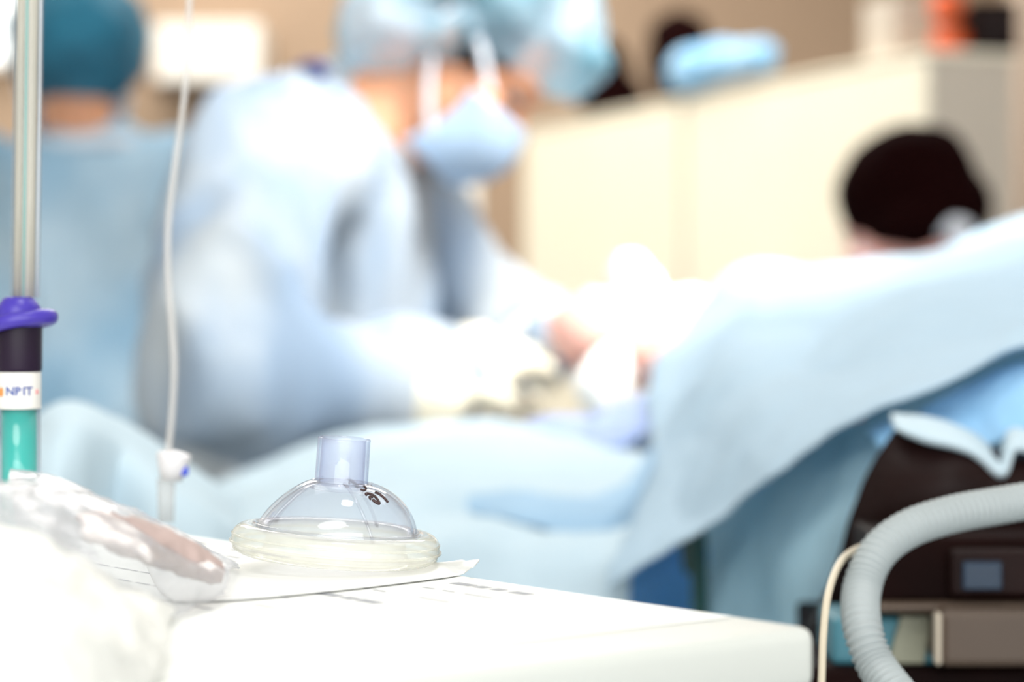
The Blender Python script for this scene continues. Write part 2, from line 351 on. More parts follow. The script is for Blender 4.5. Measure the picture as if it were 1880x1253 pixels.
# ------------------------------------------------------------------ people
def hand_prims(bm, base, d, n, s=1, curl=.5, grow=0., sc=1.):
    d = d.normalized(); n = (n-d*n.dot(d)).normalized(); w_ = d.cross(n)*s
    offs = (.030, .010, -.011, -.030); ln = ((.043,.026,.020), (.047,.030,.022), (.043,.028,.021), (.034,.021,.018))
    for i in range(4):
        k = base+(d*(.088-.004*abs(i-1))+w_*offs[i])*sc
        hull_caps(bm, base+w_*offs[i]*.7*sc, k, .014*sc+grow, .0115*sc+grow, 2)
        p = k; a = 0
        for j in range(3):
            a += curl*(.75 if j == 0 else 1.05)*(1+.12*i)
            dd = d*math.cos(a)+n*math.sin(a)+w_*(.10-.07*i)
            q = p+dd.normalized()*ln[i][j]*sc; hull_caps(bm, p, q, (.0098-.0012*j)*sc+grow, (.0090-.0012*j)*sc+grow, 2); p = q
    hull_caps(bm, base+(d*.03+n*.006)*sc, base+(d*.06)*sc, .017*sc+grow, .016*sc+grow, 2)
    a = base+(d*.02+w_*.028)*sc; b = a+(d*.032+w_*.022+n*.018)*sc; c = b+(d*.030+w_*.004+n*.014)*sc; e = c+(d*.024-w_*.004+n*.010)*sc
    chain(bm, [(a, .015*sc+grow), (b, .0115*sc+grow), (c, .010*sc+grow), (e, .0085*sc+grow)])
def head_prims(bm, H_, f, u, l, neck):
    A = (f, l, u)
    ellip(bm, H_+u*.025-f*.008, A, (.098,.076,.092)); ellip(bm, H_+f*.035-u*.045, A, (.062,.058,.075))
    hull_caps(bm, H_+f*.062-u*.098, H_+f*.05-u*.075, .020, .036)                # chin
    hull_caps(bm, H_+f*.088+u*.002, H_+f*.116-u*.036, .009, .012)                # nose
    ellip(bm, H_+f*.086+u*.022, A, (.016,.05,.012), 2)                           # brow
    ellip(bm, H_+f*.094-u*.066, A, (.012,.024,.009), 2)                          # lips
    for s in (-1, 1):
        ellip(bm, H_+l*s*.079-f*.012-u*.012, A, (.016,.007,.028), 2)             # ears
        ellip(bm, H_+f*.066+l*s*.036-u*.026, A, (.022,.022,.016), 2)             # cheeks
    chain(bm, [(H_-f*.022-u*.055, .055), (neck, .056)])
def face_parts(body, H_, f, u, l):
    for s in (-1, 1):
        b = bmesh.new(); ellip(b, H_+f*.083+l*s*.031+u*.001, (f, l, u), (.010,.013,.008), 2); bm_obj('eye', b, 'eye', body)
def person(name, label, HD, f, u, l, joints, seat, mats, hands, head_kind):
    """joints: neck, chest, belly, pelvis, shoulders/elbows/wrists, hips/knees/ankles as Vectors (near/far)"""
    J = joints; bm = bmesh.new()
    head_prims(bm, HD, f, u, l, J['neck'])
    chain(bm, [(J['neck'], .057), (J['chest'], .10), (J['belly'], .105), (J['pelvis'], .12)])
    for s in ('a', 'b'):
        chain(bm, [(J['chest'].lerp(J['sh'+s], .55), .075), (J['sh'+s], .055), (J['el'+s], .042), (J['wr'+s], .027)])
        hand_prims(bm, J['wr'+s], *hands[s][:4])
        hip = J['pelvis'].lerp(J['kn'+s], .12)
        chain(bm, [(J['pelvis'], .10), (hip, .09), (J['kn'+s], .058), (J['an'+s], .040)])
        toe = J['an'+s]+J['fw']*.15; toe.z = .03; heel = J['an'+s].copy(); heel.z = .035
        chain(bm, [(J['an'+s], .04), (heel, .035), (toe, .03)])
    body = blob(name, bm, mats['skin'], None, .007, 3); tag(body, label, 'person')
    return body
def gown_of(body, J, mats, R, cuff=.04, seated=True, disp=None, voxel=.011, low=.35):
    bm = bmesh.new()
    chain(bm, R)
    for s in ('a', 'b'):
        r = J['sr'+s]
        chain(bm, [(J['chest'].lerp(J['sh'+s], .4), r[0]*1.1), (J['sh'+s], r[0]), (J['sh'+s].lerp(J['el'+s], .5), (r[0]+r[1])*.5), (J['el'+s], r[1]), (J['el'+s].lerp(J['wr'+s], .55), r[2]), (J['wr'+s], r[3])])
        if seated:
            k = J['kn'+s].copy(); hip = J['pelvis'].lerp(k, .1); sk = k.copy(); sk.z = low
            chain(bm, [(hip, .13), (k, .10), (sk, .10)])
    return blob('gown', bm, mats['gown'], body, voxel, 5, disp)
def trousers_shoes(body, J):
    bm = bmesh.new()
    for s in ('a', 'b'):
        hip = J['pelvis'].lerp(J['kn'+s], .12); chain(bm, [(J['pelvis'], .115), (hip, .10), (J['kn'+s], .07), (J['an'+s]+V((0,0,.03)), .055)])
    blob('trousers', bm, 'scrub', body, .012, 3)
    for s in ('a', 'b'):
        bm = bmesh.new(); toe = J['an'+s]+J['fw']*.16; toe.z = .040; heel = J['an'+s]-J['fw']*.02; heel.z = .045
        chain(bm, [(heel, .045), (toe, .040)]); blob('shoe', bm, 'shoe', body, .008, 2, None, None)
def stool(x, y, zt, label):
    t = thing('stool', (x, y, 0), label, 'stool', None)
    lathe('seat', [(0,zt-.06),(.15,zt-.06),(.165,zt-.045),(.165,zt-.015),(.15,zt),(0,zt)], 'black', (x,y,0), V((0,0,1)), t, 40)
    lathe('column', [(.025,.06),(.025,zt-.06)], 'steel', (x,y,0), V((0,0,1)), t, 20)
    for k in range(5):
        a = k*2*math.pi/5; tube('leg', [(x,y,.08),(x+.13*math.cos(a),y+.13*math.sin(a),.06),(x+.24*math.cos(a),y+.24*math.sin(a),.015)], .013, 'steel', t, 10, 10)
def seated_legs(J, fw, lt, zp, toe=0.):
    P = J['pelvis']
    for s, k in (('a', -1), ('b', 1)):
        kn = P+fw*.40+lt*k*.12; kn.z = max(.50, zp-.05); J['kn'+s] = kn; an = kn+fw*.02; an.z = .075; J['an'+s] = an
    J['fw'] = fw
X, Y, Z = V((1,0,0)), V((0,1,0)), V((0,0,1))
# --- surgeon bending over the site
D0 = 2.72
f = V((.70, -.16, -.70)).normalized(); u0 = V((.70, 0, .70)); u = (u0-f*u0.dot(f)).normalized(); l = u.cross(f).normalized()
if l.y > 0: l = -l          # l points to the camera side
HD = W(852, 98, D0)
J = dict(neck=W(700, 205, D0), chest=W(605, 325, D0+.02), belly=W(530, 560, D0+.05), pelvis=V((W(500,0,D0).x-.04, D0+.06, .62)),
         sha=W(490, 310, 2.57), ela=W(425, 700, 2.36), wra=W(808, 708, 2.42), shb=W(695, 310, 2.90), elb=W(885, 610, 3.0), wrb=W(1015, 622, 2.86),
         sra=(.085,.080,.064,.044), srb=(.088,.070,.046,.036))
seated_legs(J, V((.96,.28,0)).normalized(), V((-.28,.96,0)).normalized(), .62)
hands = {'a': (W(1020,580,2.55)-J['wra'], V((.1,.9,-.55)), -1, .42), 'b': (W(1180,530,2.8)-J['wrb'], V((.2,-.4,-1)), 1, .62)}
s1 = person('surgeon', 'surgeon bending over the patient in pale gown, bouffant cap and blue face mask', HD, f, u, l, J, True, dict(skin='skin'), hands, 'hair')
s1['label'] = 'person in pale gown, clear-blue bouffant cap and blue face mask bending over the site'
face_parts(s1, HD, f, u, l)
gown_of(s1, J, dict(gown='gown'), [(W(662,215,D0), .060), (W(630,250,D0), .075), (W(585,310,D0), .108), (W(550,400,D0+.02), .148), (W(535,560,D0+.04), .155), (J['pelvis'], .15)],
        disp=folds(.034, 9, 9, 2.2, .006, base=.35))
# navy collar tab and ties at the back of the neck
tube('collar_trim', [W(545,135,D0-.03), W(570,122,D0-.06), W(592,132,D0-.09)], .008, 'navy', s1, 30, 8)
trousers_shoes(s1, J)
bm = bmesh.new(); ellip(bm, HD+u*.035-f*.012, (f,l,u), (.104,.084,.092)); blob('hair', bm, 'hair', s1, .007, 2, folds(.003, 40, 40, 40), lambda p: (p-HD).dot(f) > .060 and (p-HD).dot(u) < .075)
bm = bmesh.new(); ellip(bm, HD+u*.080-f*.020, (f,l,u), (.132,.115,.092)); ellip(bm, HD-X*.082+Z*.022, (f,l,u), (.062,.09,.062)); ellip(bm, HD+u*.045-f*.012, (f,l,u), (.112,.094,.04))
ellip(bm, HD-X*.030+Z*.022, (X,Y,Z), (.105,.103,.044)); ellip(bm, HD+f*.075+u*.082, (f,l,u), (.058,.085,.052)); blob('bouffant_cap', bm, 'cap', s1, .008, 4, folds(.012, 18, 18, 18, .004))
def face_mask(body, HD, f, u, l, m='fmask', straps=True):
    rows = []
    for j in range(7):
        t = j/6; up = -.028-t*.088; row = []
        for i in range(13):
            a = -1.36+2.72*i/12
            bulge = .016*math.sin(math.pi*t)
            fr = .038+(.078+bulge)*math.cos(a)-.018*t*t; row.append(HD+f*fr+l*(.076-.012*t)*math.sin(a)*1.05+u*(up+.012*(1-t)*math.cos(a)))
        rows.append(row)
    g = grid_surface(rows, 40, 24); nu, nv = 40, 24
    me = bpy.data.meshes.new('face_mask'); me.from_pydata([tuple(v) for r in g for v in r], [], [(j*nu+i, j*nu+i+1, (j+1)*nu+i+1, (j+1)*nu+i) for j in range(nv-1) for i in range(nu-1)])
    me.update(); o = link('face_mask', me, m, body); md = o.modifiers.new('t', 'SOLIDIFY'); md.thickness = .003
    for s in ((-1, 1) if straps else ()):
        e = HD+l*s*.083-f*.018+u*.03
        tube('mask_strap', [HD+f*.070+l*s*.075-u*.015, HD+f*.03+l*s*.083+u*.012, e+u*.005], .0048, 'strap', o, 20, 8)
        tube('mask_strap', [HD+f*.055+l*s*.066-u*.095, HD+f*.01+l*s*.074-u*.05, e-u*.03-f*.004, e+u*.0], .0048, 'strap', o, 20, 8)
face_mask(s1, HD, f, u, l)
for s, m, g in (('a', 'glove', .003), ('b', 'glove_lit', .004)):
    bm = bmesh.new(); hand_prims(bm, J['wr'+s], *hands[s], grow=g)
    dd = hands[s][0].normalized(); chain(bm, [(J['wr'+s]-dd*.035, .047 if s == 'a' else .042), (J['wr'+s]-dd*.015, .043), (J['wr'+s]+dd*.02, .034)])
    plabel(blob('glove', bm, m, s1, .0035, 3, folds(.004, 40, 40, 40, .001), None), 'cream latex glove' if s == 'a' else 'latex glove with its overexposed white put into the colour')
stool(J['pelvis'].x, J['pelvis'].y, .44, 'black-seated round stool under the bending surgeon')
# --- second surgeon, back to the camera, far left
D1 = 3.7; HD = W(140, 140, D1)
f = V((-.25, .93, -.22)).normalized(); u = (Z-f*Z.dot(f)).normalized(); l = f.cross(u).normalized()
J = dict(neck=W(150, 262, D1-.02), chest=W(130, 380, D1-.03), belly=W(120, 600, D1), pelvis=V((W(120,0,D1).x, D1-.04, .66)),
         sha=W(-75, 352, D1+.02), ela=W(-190, 660, D1+.04), wra=W(-60, 720, D1+.28), shb=W(335, 360, D1+.02), elb=W(430, 640, D1+.06), wrb=W(330, 690, D1+.28),
         sra=(.082,.075,.06,.045), srb=(.082,.075,.06,.045))
seated_legs(J, Y.copy(), X.copy(), .66)
hands = {'a': (V((.5,.6,-.1)), V((0,0,-1)), 1, .3), 'b': (V((-.5,.6,-.1)), V((0,0,-1)), -1, .3)}
s2 = person('surgeon', 'person seen from behind in blue gown and teal surgical cap at far left', HD, f, u, l, J, True, dict(skin='skin'), hands, 'h')
face_parts(s2, HD, f, u, l)
bm = bmesh.new(); ellip(bm, HD+u*.03-f*.01, (f,l,u), (.104,.084,.09)); blob('hair', bm, 'hair', s2, .007, 2, folds(.003, 40, 40, 40), lambda p: (p-HD).dot(f) > .06 and (p-HD).dot(u) < .07)
bm = bmesh.new(); ellip(bm, HD+u*.052-f*.012, (f,l,u), (.125,.112,.106)); ellip(bm, HD+u*.0-f*.03, (f,l,u), (.095,.094,.06))
blob('bouffant_cap', bm, 'cap_teal', s2, .008, 4, folds(.010, 14, 14, 14, .003, 3))
gown_of(s2, J, dict(gown='gown_near'), [(W(148,285,D1-.01), .078), (W(135,340,D1-.01), .10), (W(130,390,D1-.02), .13), (W(120,600,D1), .16), (J['pelvis'], .15)], disp=folds(.030, 7, 7, 3.5, .005, 5, base=.25))
tube('collar_trim', [W(60,262,D1-.07), W(110,264,D1-.09), W(190,258,D1-.09), W(240,262,D1-.06)], .010, 'strap', s2, 30, 8)
trousers_shoes(s2, J); face_mask(s2, HD, f, u, l)
for s in 'ab':
    bm = bmesh.new(); hand_prims(bm, J['wr'+s], *hands[s], grow=.003); blob('glove', bm, 'glove', s2, .004, 3)
stool(J['pelvis'].x, J['pelvis'].y, .48, 'black-seated round stool under the second surgeon')
# --- third person in black cap
D2 = 3.5; HD = W(1672, 398, D2)
f = V((-.70, .45, -.45)).normalized(); u = V((.05, .0, 1)); u = (u-f*u.dot(f)).normalized(); l = f.cross(u).normalized()
J = dict(neck=W(1612, 500, D2), chest=W(1700, 640, D2), belly=W(1720, 800, D2+.02), pelvis=V((W(1730,0,D2).x, D2+.03, .55)),
         sha=W(1530, 640, D2-.1), ela=W(1440, 850, D2-.16), wra=W(1380, 700, D2-.4), shb=W(1850, 620, D2+.1), elb=W(1880, 860, D2), wrb=W(1800, 760, D2-.26),
         sra=(.075,.065,.055,.045), srb=(.075,.065,.055,.045))
seated_legs(J, V((-.35,.94,0)).normalized(), V((.94,.35,0)).normalized(), .55)
hands = {'a': (V((-.3,-.8,0)), V((0,0,-1)), 1, .3), 'b': (V((-.4,-.8,0)), V((0,0,-1)), -1, .3)}
s3 = person('nurse', 'person with head bowed in black surgical cap behind the draped patient', HD, f, u, l, J, True, dict(skin='skin_pale'), hands, 'h')
face_parts(s3, HD, f, u, l)
bm = bmesh.new(); ellip(bm, HD+u*.045-f*.012, (f,l,u), (.108,.093,.085)); ellip(bm, HD+V((.028,0,.012)), (X,Y,Z), (.090,.100,.078)); ellip(bm, HD+V((.0,-.012,-.012)), (X,Y,Z), (.074,.105,.045))
plabel(blob('surgical_cap', bm, 'cap_black', s3, .008, 4, folds(.004, 14, 14, 14, .002, 9)), 'black surgical cap')
gown_of(s3, J, dict(gown='drape'), [(W(1640,590,D2), .062), (W(1690,650,D2), .11), (W(1720,800,D2), .14), (J['pelvis'], .145)], disp=folds(.012, 7, 7, 3.5, base=.2))
face_mask(s3, HD, f, u, l, 'strap', False)
tube('mask_tie', [W(1722,425,D2-.09), W(1752,412,D2-.095), W(1775,420,D2-.09), W(1745,438,D2-.1)], .010, 'strap', s3, 30, 8)
trousers_shoes(s3, J)
stool(J['pelvis'].x, J['pelvis'].y, .375, 'black-seated round stool under the person in the black cap')
# ------------------------------------------------------------------ operating table and patient
ot = thing('operating_table', (1.0, 2.35, 0), 'operating table under the blue drapes carrying the patient', 'table')
bm_obj('mattress', bevel_box((.30,2.14,.69),(1.95,2.60,.765), .02, 3), 'black', ot)
bm_obj('table_frame', bevel_box((.30,2.16,.64),(1.95,2.58,.69), .006), 'steel', ot, False)
bm_obj('pedestal', bevel_box((.85,2.22,.1),(1.15,2.48,.64), .02, 3), 'steel', ot, False)
bm_obj('base', bevel_box((.6,2.05,0),(1.5,2.65,.1), .02, 3), 'steel', ot, False)
bm = bmesh.new()
hip, che = V((.98,2.36,.90)), V((1.38,2.36,.91))
chain(bm, [(hip,.13),(V((1.18,2.36,.91)),.12),(che,.13),(V((1.55,2.36,.89)),.06)])
head_prims(bm, V((1.70,2.36,.90)), Z.copy(), X.copy(), Y.copy(), V((1.56,2.36,.89)))
for s in (-1,1):
    an = V((.28,2.36+s*.09,.875)) if s > 0 else W(1205,650,2.42)
    kn = V((.60,2.36+s*.1,.93)) if s < 0 else V((.60,2.46,.885))
    foot = W(1085,612,2.42) if s < 0 else V((.24,2.46,.99))
    chain(bm, [(hip+V((0,s*.06,0)),.10),(kn,.06),(an,.042),(foot,.042 if s < 0 else .03)])
    if s < 0: chain(bm, [(foot,.036),(foot+V((-.02,0,.006)),.028)])
    chain(bm, [(V((1.46,2.36+s*.12,.90)),.055),(V((1.46,2.36+s*.17,.875)),.05),(V((1.18,2.36+s*.17,.87)),.038),(V((.95,2.36+s*.16,.86)),.026)])
    hand_prims(bm, V((.95,2.36+s*.16,.86)), -X, -Z, s, .15)
pt = blob('patient', bm, 'skin_site', None, .008, 3); tag(pt, 'person lying under the blue drapes with only a patch of reddish skin showing', 'person')
# gauze pads around the site
def gauze(pts, label, m='gauze', vox=.006, off=0):
    bm = bmesh.new(); chain(bm, pts); t = blob('gauze_pad', bm, m, None, vox, 3, folds(.006, 30, 30, 30, .002, off)); tag(t, label, 'gauze', 'gauze pads around the surgical site'); return t
gauze([(W(1215,595,2.42), .034), (W(1275,572,2.42), .024)], 'large white gauze pad against the top edge of the blue drape')
gauze([(W(1125,672,2.34), .022), (W(1105,718,2.30), .028)], 'white gauze pad hanging below the exposed skin')
gauze([(W(1158,505,2.5), .024), (W(1180,560,2.46), .030)], 'bunched white gauze between the upper glove and the large pad')
# instrument held in the near glove
t = thing('forceps', W(1010,640,2.45), 'steel forceps in the cream glove pointing at the exposed skin', 'forceps')
for k in (-1, 1): tube('forceps_arm', [W(990,655,2.45), W(1030,622+6*k,2.43), W(1075,598,2.42)], .003, 'steel', t, 16, 8)
# ------------------------------------------------------------------ drapes
dr = cloth('patient_drape', [
 [(1222,650,2.36),(1290,566,2.36),(1350,512,2.34),(1420,490,2.30),(1550,490,2.28),(1700,458,2.26),(1800,424,2.24),(1960,382,2.24),(2200,360,2.35),(2700,370,2.52),(3400,385,2.62),(4000,400,2.62)],
 [(1208,700,2.22),(1285,610,2.2),(1360,550,2.16),(1440,540,2.10),(1560,530,2.06),(1700,510,2.02),(1800,490,2.0),(1960,452,2.02),(2200,440,2.15),(2700,420,2.40),(3400,430,2.42),(4000,440,2.42)],
 [(1195,800,2.0),(1265,730,1.98),(1350,660,1.95),(1440,640,1.9),(1560,620,1.86),(1700,590,1.8),(1800,570,1.78),(1960,535,1.79),(2200,520,1.95),(2700,470,2.22),(3400,475,2.22),(4000,480,2.22)],
 [(1178,920,1.82),(1240,860,1.8),(1320,790,1.76),(1410,740,1.7),(1530,700,1.66),(1680,660,1.6),(1800,640,1.58),(1960,605,1.60),(2200,640,1.80),(2700,650,2.06),(3400,660,2.05),(4000,670,2.05)],
 [(1120,1085,1.66),(1200,1014,1.62),(1300,950,1.58),(1400,884,1.53),(1482,836,1.50),(1600,778,1.47),(1740,728,1.45),(1960,640,1.46),(2200,760,1.70),(2700,880,2.02),(3400,930,2.01),(4000,930,2.01)]],
 'drape', None, 180, 110, .014, (5,5,7), .003, .002)
tag(dr, 'large light blue drape covering the patient at the right, edge slanting down to the cart', 'drape')
d2 = cloth('table_drape', [
 [(1290,970,1.85),(1370,900,1.78),(1470,825,1.70),(1600,740,1.66),(1720,690,1.62),(1840,650,1.6),(1980,610,1.6)],
 [(1290,1000,1.80),(1370,930,1.74),(1475,858,1.62),(1600,790,1.56),(1720,750,1.54),(1840,720,1.54),(1980,700,1.54)],
 [(1292,1060,1.76),(1370,1000,1.70),(1470,940,1.60),(1600,880,1.53),(1720,870,1.54),(1840,860,1.54),(1980,850,1.54)],
 [(1294,1150,1.74),(1370,1100,1.70),(1450,1060,1.60),(1560,1010,1.55),(1720,1000,1.56),(1840,1000,1.56),(1980,1000,1.56)],
 [(1296,1330,1.74),(1370,1320,1.70),(1440,1300,1.62),(1540,1290,1.60),(1720,1290,1.60),(1840,1290,1.60),(1980,1290,1.60)]],
 mat('hanging_drape_cloth', (.58,.84,.96), .85, .03, 8, trans=.3), None, 90, 90, .022, (7,7,3), .004, .002, 3)
tag(d2, 'blue drape hanging beneath the slanting patient drape beside the black armrest', 'drape')
d5 = cloth('under_drape', [
 [(1100,960,2.25),(1180,930,2.2),(1260,900,2.15),(1400,860,2.1)],
 [(1090,1090,2.15),(1170,1060,2.1),(1260,1040,2.05),(1400,1000,2.0)],
 [(1080,1300,2.1),(1170,1300,2.05),(1260,1300,2.0),(1400,1300,2.0)]], 'drape_deep', None, 60, 60, .02, (9,9,3), .003, .002, 8)
tag(d5, 'deep blue under-drape glimpsed in the gap above the cart edge', 'drape')
tb = thing('table_post', W(1262,1000,1.74), 'thin dark green post in the blue gap above the cart edge', 'post')
tube('post', [W(1262,960,1.76), W(1268,1040,1.75), (W(1285,1130,1.74)), V((W(1290,0,1.74).x, 1.74, .05))], .006, mat('green_post', (.01,.09,.08), .4, .1, 20), tb, 30, 12)
tube('foot', [V((W(1290,0,1.74).x-.06, 1.74, .02)), V((W(1290,0,1.74).x+.06, 1.74, .02))], .02, 'dark', tb, 8, 12)
d3 = cloth('instrument_drape', [
 [(330,930,2.20),(400,884,2.22),(500,848,2.24),(600,815,2.25),(720,788,2.26),(850,778,2.26),(960,784,2.26),(1080,800,2.26),(1230,820,2.2)],
 [(330,960,2.05),(400,915,2.05),(500,880,2.06),(600,845,2.06),(720,820,2.06),(850,810,2.06),(960,820,2.06),(1080,840,2.06),(1215,850,2.05)],
 [(330,1000,1.9),(400,960,1.88),(500,935,1.88),(600,910,1.88),(720,885,1.88),(850,885,1.88),(960,888,1.9),(1080,895,1.9),(1200,890,1.9)],
 [(330,1050,1.74),(400,1010,1.72),(500,990,1.72),(600,985,1.72),(720,960,1.74),(850,950,1.82),(960,940,1.86),(1080,945,1.86),(1180,935,1.84)],
 [(330,1120,1.66),(400,1090,1.64),(500,1070,1.64),(600,1060,1.64),(720,1040,1.64),(850,1010,1.70),(960,1010,1.72),(1080,1020,1.72),(1160,1020,1.72)],
 [(330,1330,1.66),(400,1330,1.62),(500,1330,1.62),(600,1330,1.62),(720,1330,1.62),(850,1330,1.64),(960,1330,1.66),(1080,1330,1.68),(1150,1330,1.7)]],
 'drape_white', None, 120, 100, .012, (6,6,6), .003, .002, 6)
tag(d3, 'pale blue drape over the instrument table directly behind the clear breathing mask', 'drape')
d4 = cloth('stand_drape', [
 [(-120,900,1.6),(0,840,1.6),(80,785,1.6),(130,757,1.6),(205,792,1.6),(290,845,1.6),(380,896,1.62),(440,930,1.66)],
 [(-120,930,1.52),(0,870,1.5),(80,812,1.48),(130,786,1.48),(205,835,1.50),(290,890,1.5),(380,930,1.5),(440,960,1.52)],
 [(-120,980,1.46),(0,930,1.42),(80,880,1.40),(140,850,1.42),(205,900,1.47),(290,940,1.44),(380,980,1.44),(440,1000,1.46)],
 [(-120,1330,1.42),(0,1330,1.38),(80,1330,1.36),(140,1330,1.38),(205,1330,1.42),(290,1330,1.42),(380,1330,1.42),(440,1330,1.44)]],
 'drape_white', None, 90, 80, .010, (6,6,5), .002, .002, 11)
tag(d4, 'pale blue drape rising to a peak beside the purple-capped bottle at left', 'drape')
shade_strip = cloth('crease_shade_strip', [  # darker blue strip added to stand in for shade in the crease
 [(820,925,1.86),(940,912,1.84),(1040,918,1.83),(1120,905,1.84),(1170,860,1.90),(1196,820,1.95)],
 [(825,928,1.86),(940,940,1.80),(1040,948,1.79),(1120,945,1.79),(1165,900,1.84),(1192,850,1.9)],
 [(820,932,1.86),(940,962,1.79),(1040,985,1.78),(1115,1000,1.78),(1158,960,1.80),(1186,880,1.86)]], mat('crease_shade_blue', (.46,.67,.86), .85, .05, 12, trans=.2), None, 60, 24, .005, (9,9,9), .002, .003, 2)
tag(shade_strip, 'blue strip added as shade in the crease between the pale instrument drape and the patient drape', 'shade strip')
po = cloth('drape_pouch', [
 [(968,778,2.20),(1040,768,2.2),(1120,752,2.2),(1200,742,2.2)],
 [(972,815,2.12),(1040,800,2.12),(1120,780,2.12),(1205,765,2.12)],
 [(1020,852,2.02),(1060,842,2.02),(1130,815,2.04),(1205,790,2.05)]], 'pouch', None, 50, 40, .010, (12,12,12), .002, .004, 2)
tag(po, 'lavender-blue collecting pouch on the pale drape below the gauze', 'pouch')
# tables under the two side drapes
def small_table(name, x0, x1, y0, y1, zt, label):
    t = thing(name, ((x0+x1)/2, (y0+y1)/2, 0), label, 'table')
    bm_obj('tray', bevel_box((x0,y0,zt-.02),(x1,y1,zt), .006), 'steel', t, False)
    for a in (x0+.03, x1-.03):
        for b in (y0+.03, y1-.03): tube('leg', [V((a,b,0)), V((a,b,zt-.02))], .012, 'steel', t, 4, 12)
small_table('instrument_table', -.27, .05, 1.76, 2.06, .72, 'steel instrument table hidden under the pale blue drape')
small_table('side_stand', -.50, -.19, 1.46, 1.58, .68, 'small steel stand under the peaked pale drape at left')
# ------------------------------------------------------------------ machine on the right
mx = W(1500,1250,1.45)
ab = thing('armrest', W(1700,900,1.5), 'slanted black vinyl padded armrest beneath the drape at the right', 'armrest')
pad = cloth('pad', [
 [(1648,785,1.42),(1700,802,1.42),(1760,822,1.42),(1820,846,1.42),(1890,842,1.42),(1960,840,1.42)],
 [(1598,900,1.405),(1665,895,1.39),(1740,892,1.38),(1810,890,1.385),(1885,890,1.39),(1960,890,1.39)],
 [(1550,1010,1.41),(1630,1005,1.40),(1710,1002,1.40),(1800,1000,1.40),(1880,1000,1.40),(1960,1000,1.40)],
 [(1492,1150,1.42),(1590,1150,1.42),(1690,1150,1.42),(1790,1150,1.42),(1875,1150,1.42),(1960,1150,1.42)]], 'black', ab, 60, 60, .003, (9,9,9), .001, .02)
slab('bracket', [(1505,1150,1.44),(1960,1150,1.44),(1960,1400,1.44),(1505,1400,1.44)], 'dark', (0,.12,0), ab)
tr = cloth('drape_hem', [[(1636,764,1.425),(1700,772,1.42),(1780,796,1.42),(1834,834,1.415),(1856,792,1.41),(1900,798,1.41),(1960,808,1.41)],
 [(1642,780,1.400),(1700,792,1.395),(1782,818,1.39),(1837,856,1.385),(1858,812,1.39),(1900,818,1.39),(1960,828,1.39)],
 [(1650,793,1.395),(1702,808,1.385),(1786,834,1.38),(1839,874,1.375),(1862,826,1.38),(1900,832,1.38),(1960,842,1.38)]], 'drape_white', None, 60, 20, .001, (9,9,9), .001, .004)
tag(tr, 'white folded drape hem lying on the top edge of the black armrest', 'drape')
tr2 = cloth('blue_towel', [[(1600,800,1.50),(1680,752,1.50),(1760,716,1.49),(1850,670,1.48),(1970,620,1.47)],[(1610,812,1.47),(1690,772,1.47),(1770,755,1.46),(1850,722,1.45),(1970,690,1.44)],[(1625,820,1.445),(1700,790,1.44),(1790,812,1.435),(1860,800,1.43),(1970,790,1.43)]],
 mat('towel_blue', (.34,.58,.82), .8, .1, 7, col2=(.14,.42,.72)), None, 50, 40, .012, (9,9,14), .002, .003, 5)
tag(tr2, 'deeper blue drape fold between the patient drape and the black armrest', 'drape')
ma = thing('anaesthesia_machine', (.36, 1.32, 0), 'dark anaesthesia machine with small blue screen behind the corrugated hose', 'machine')
ma.location = (.36, 1.32, 0); bpy.context.view_layer.update()
def mbox(name, x0, y0, x1, y1, D, dep, m, r=.003, parent=ma):
    a, b = W(x0, y1, D), W(x1, y0, D); o = bm_obj(name, bevel_box((a.x, a.y, a.z), (b.x, a.y+dep, b.z), r), m, None, False)
    o.parent = parent; o.matrix_parent_inverse = Matrix.Translation(-parent.location) if parent.type == 'EMPTY' else Matrix(); return o
mbox('console', 1608, 985, 2100, 1108, 1.30, .09, 'dark')
sc = mbox('screen_bezel', 1745, 1010, 2060, 1098, 1.29, .01, 'black'); mbox('screen', 1768, 1032, 1840, 1084, 1.288, .004, 'screen', .001, sc)
mbox('rail', 1600, 1108, 2100, 1128, 1.29, .10, 'brown')
mbox('teal_shelf', 1528, 1134, 1735, 1222, 1.31, .06, 'teal')
slab('shelf_strip', [(1655,1132,1.305),(1712,1132,1.305),(1697,1220,1.305),(1630,1220,1.305)], 'olive', (0,.01,0), ma, .001)
mbox('drawer_unit', 1726, 1122, 2100, 1226, 1.27, .13, 'brown', .004)
mbox('drawer_edge_highlight', 1718, 1126, 1730, 1224, 1.265, .01, 'beige', .002)  # pale strip, the edge highlight is put into its colour
a = W(1480,1226,1.30); b = W(2100,1226,1.30)
bm_obj('cabinet', bevel_box((a.x, a.y, .08), (b.x, a.y+.10, a.z), .004), 'dark', ma, False)
for x in (a.x+.03, b.x-.03):
    for yy in (a.y+.03, a.y+.08): lathe('castor', [(0,0),(.02,0),(.022,.04),(.02,.08),(0,.08)], 'dark', (x, yy, 0), V((0,0,1)), ma, 16)
hs = tube('breathing_hose', [W(1760,1420,1.06), W(1668,1300,1.07), W(1610,1225,1.09), W(1583,1150,1.10), W(1583,1080,1.12), W(1612,1015,1.13), W(1668,972,1.14), W(1745,946,1.15), (W(1830,930,1.16)), W(1930,915,1.17), W(2060,905,1.19), W(2140,960,1.24), W(2090,1020,1.285)],
 .0085, 'hose', None, 400, 20, .085, .0035)
tag(hs, 'pale corrugated breathing hose curving down at the right edge', 'hose')
cb = tube('sensor_cable', [W(1620,1000,1.23), W(1580,1006,1.19), W(1545,1030,1.13), W(1522,1085,1.09), W(1512,1160,1.07), W(1508,1260,1.06), W(1500,1420,1.06)], .0017, 'cable', None, 80, 12)
tag(cb, 'thin cream cable running down beside the corner of the white cart', 'cable')
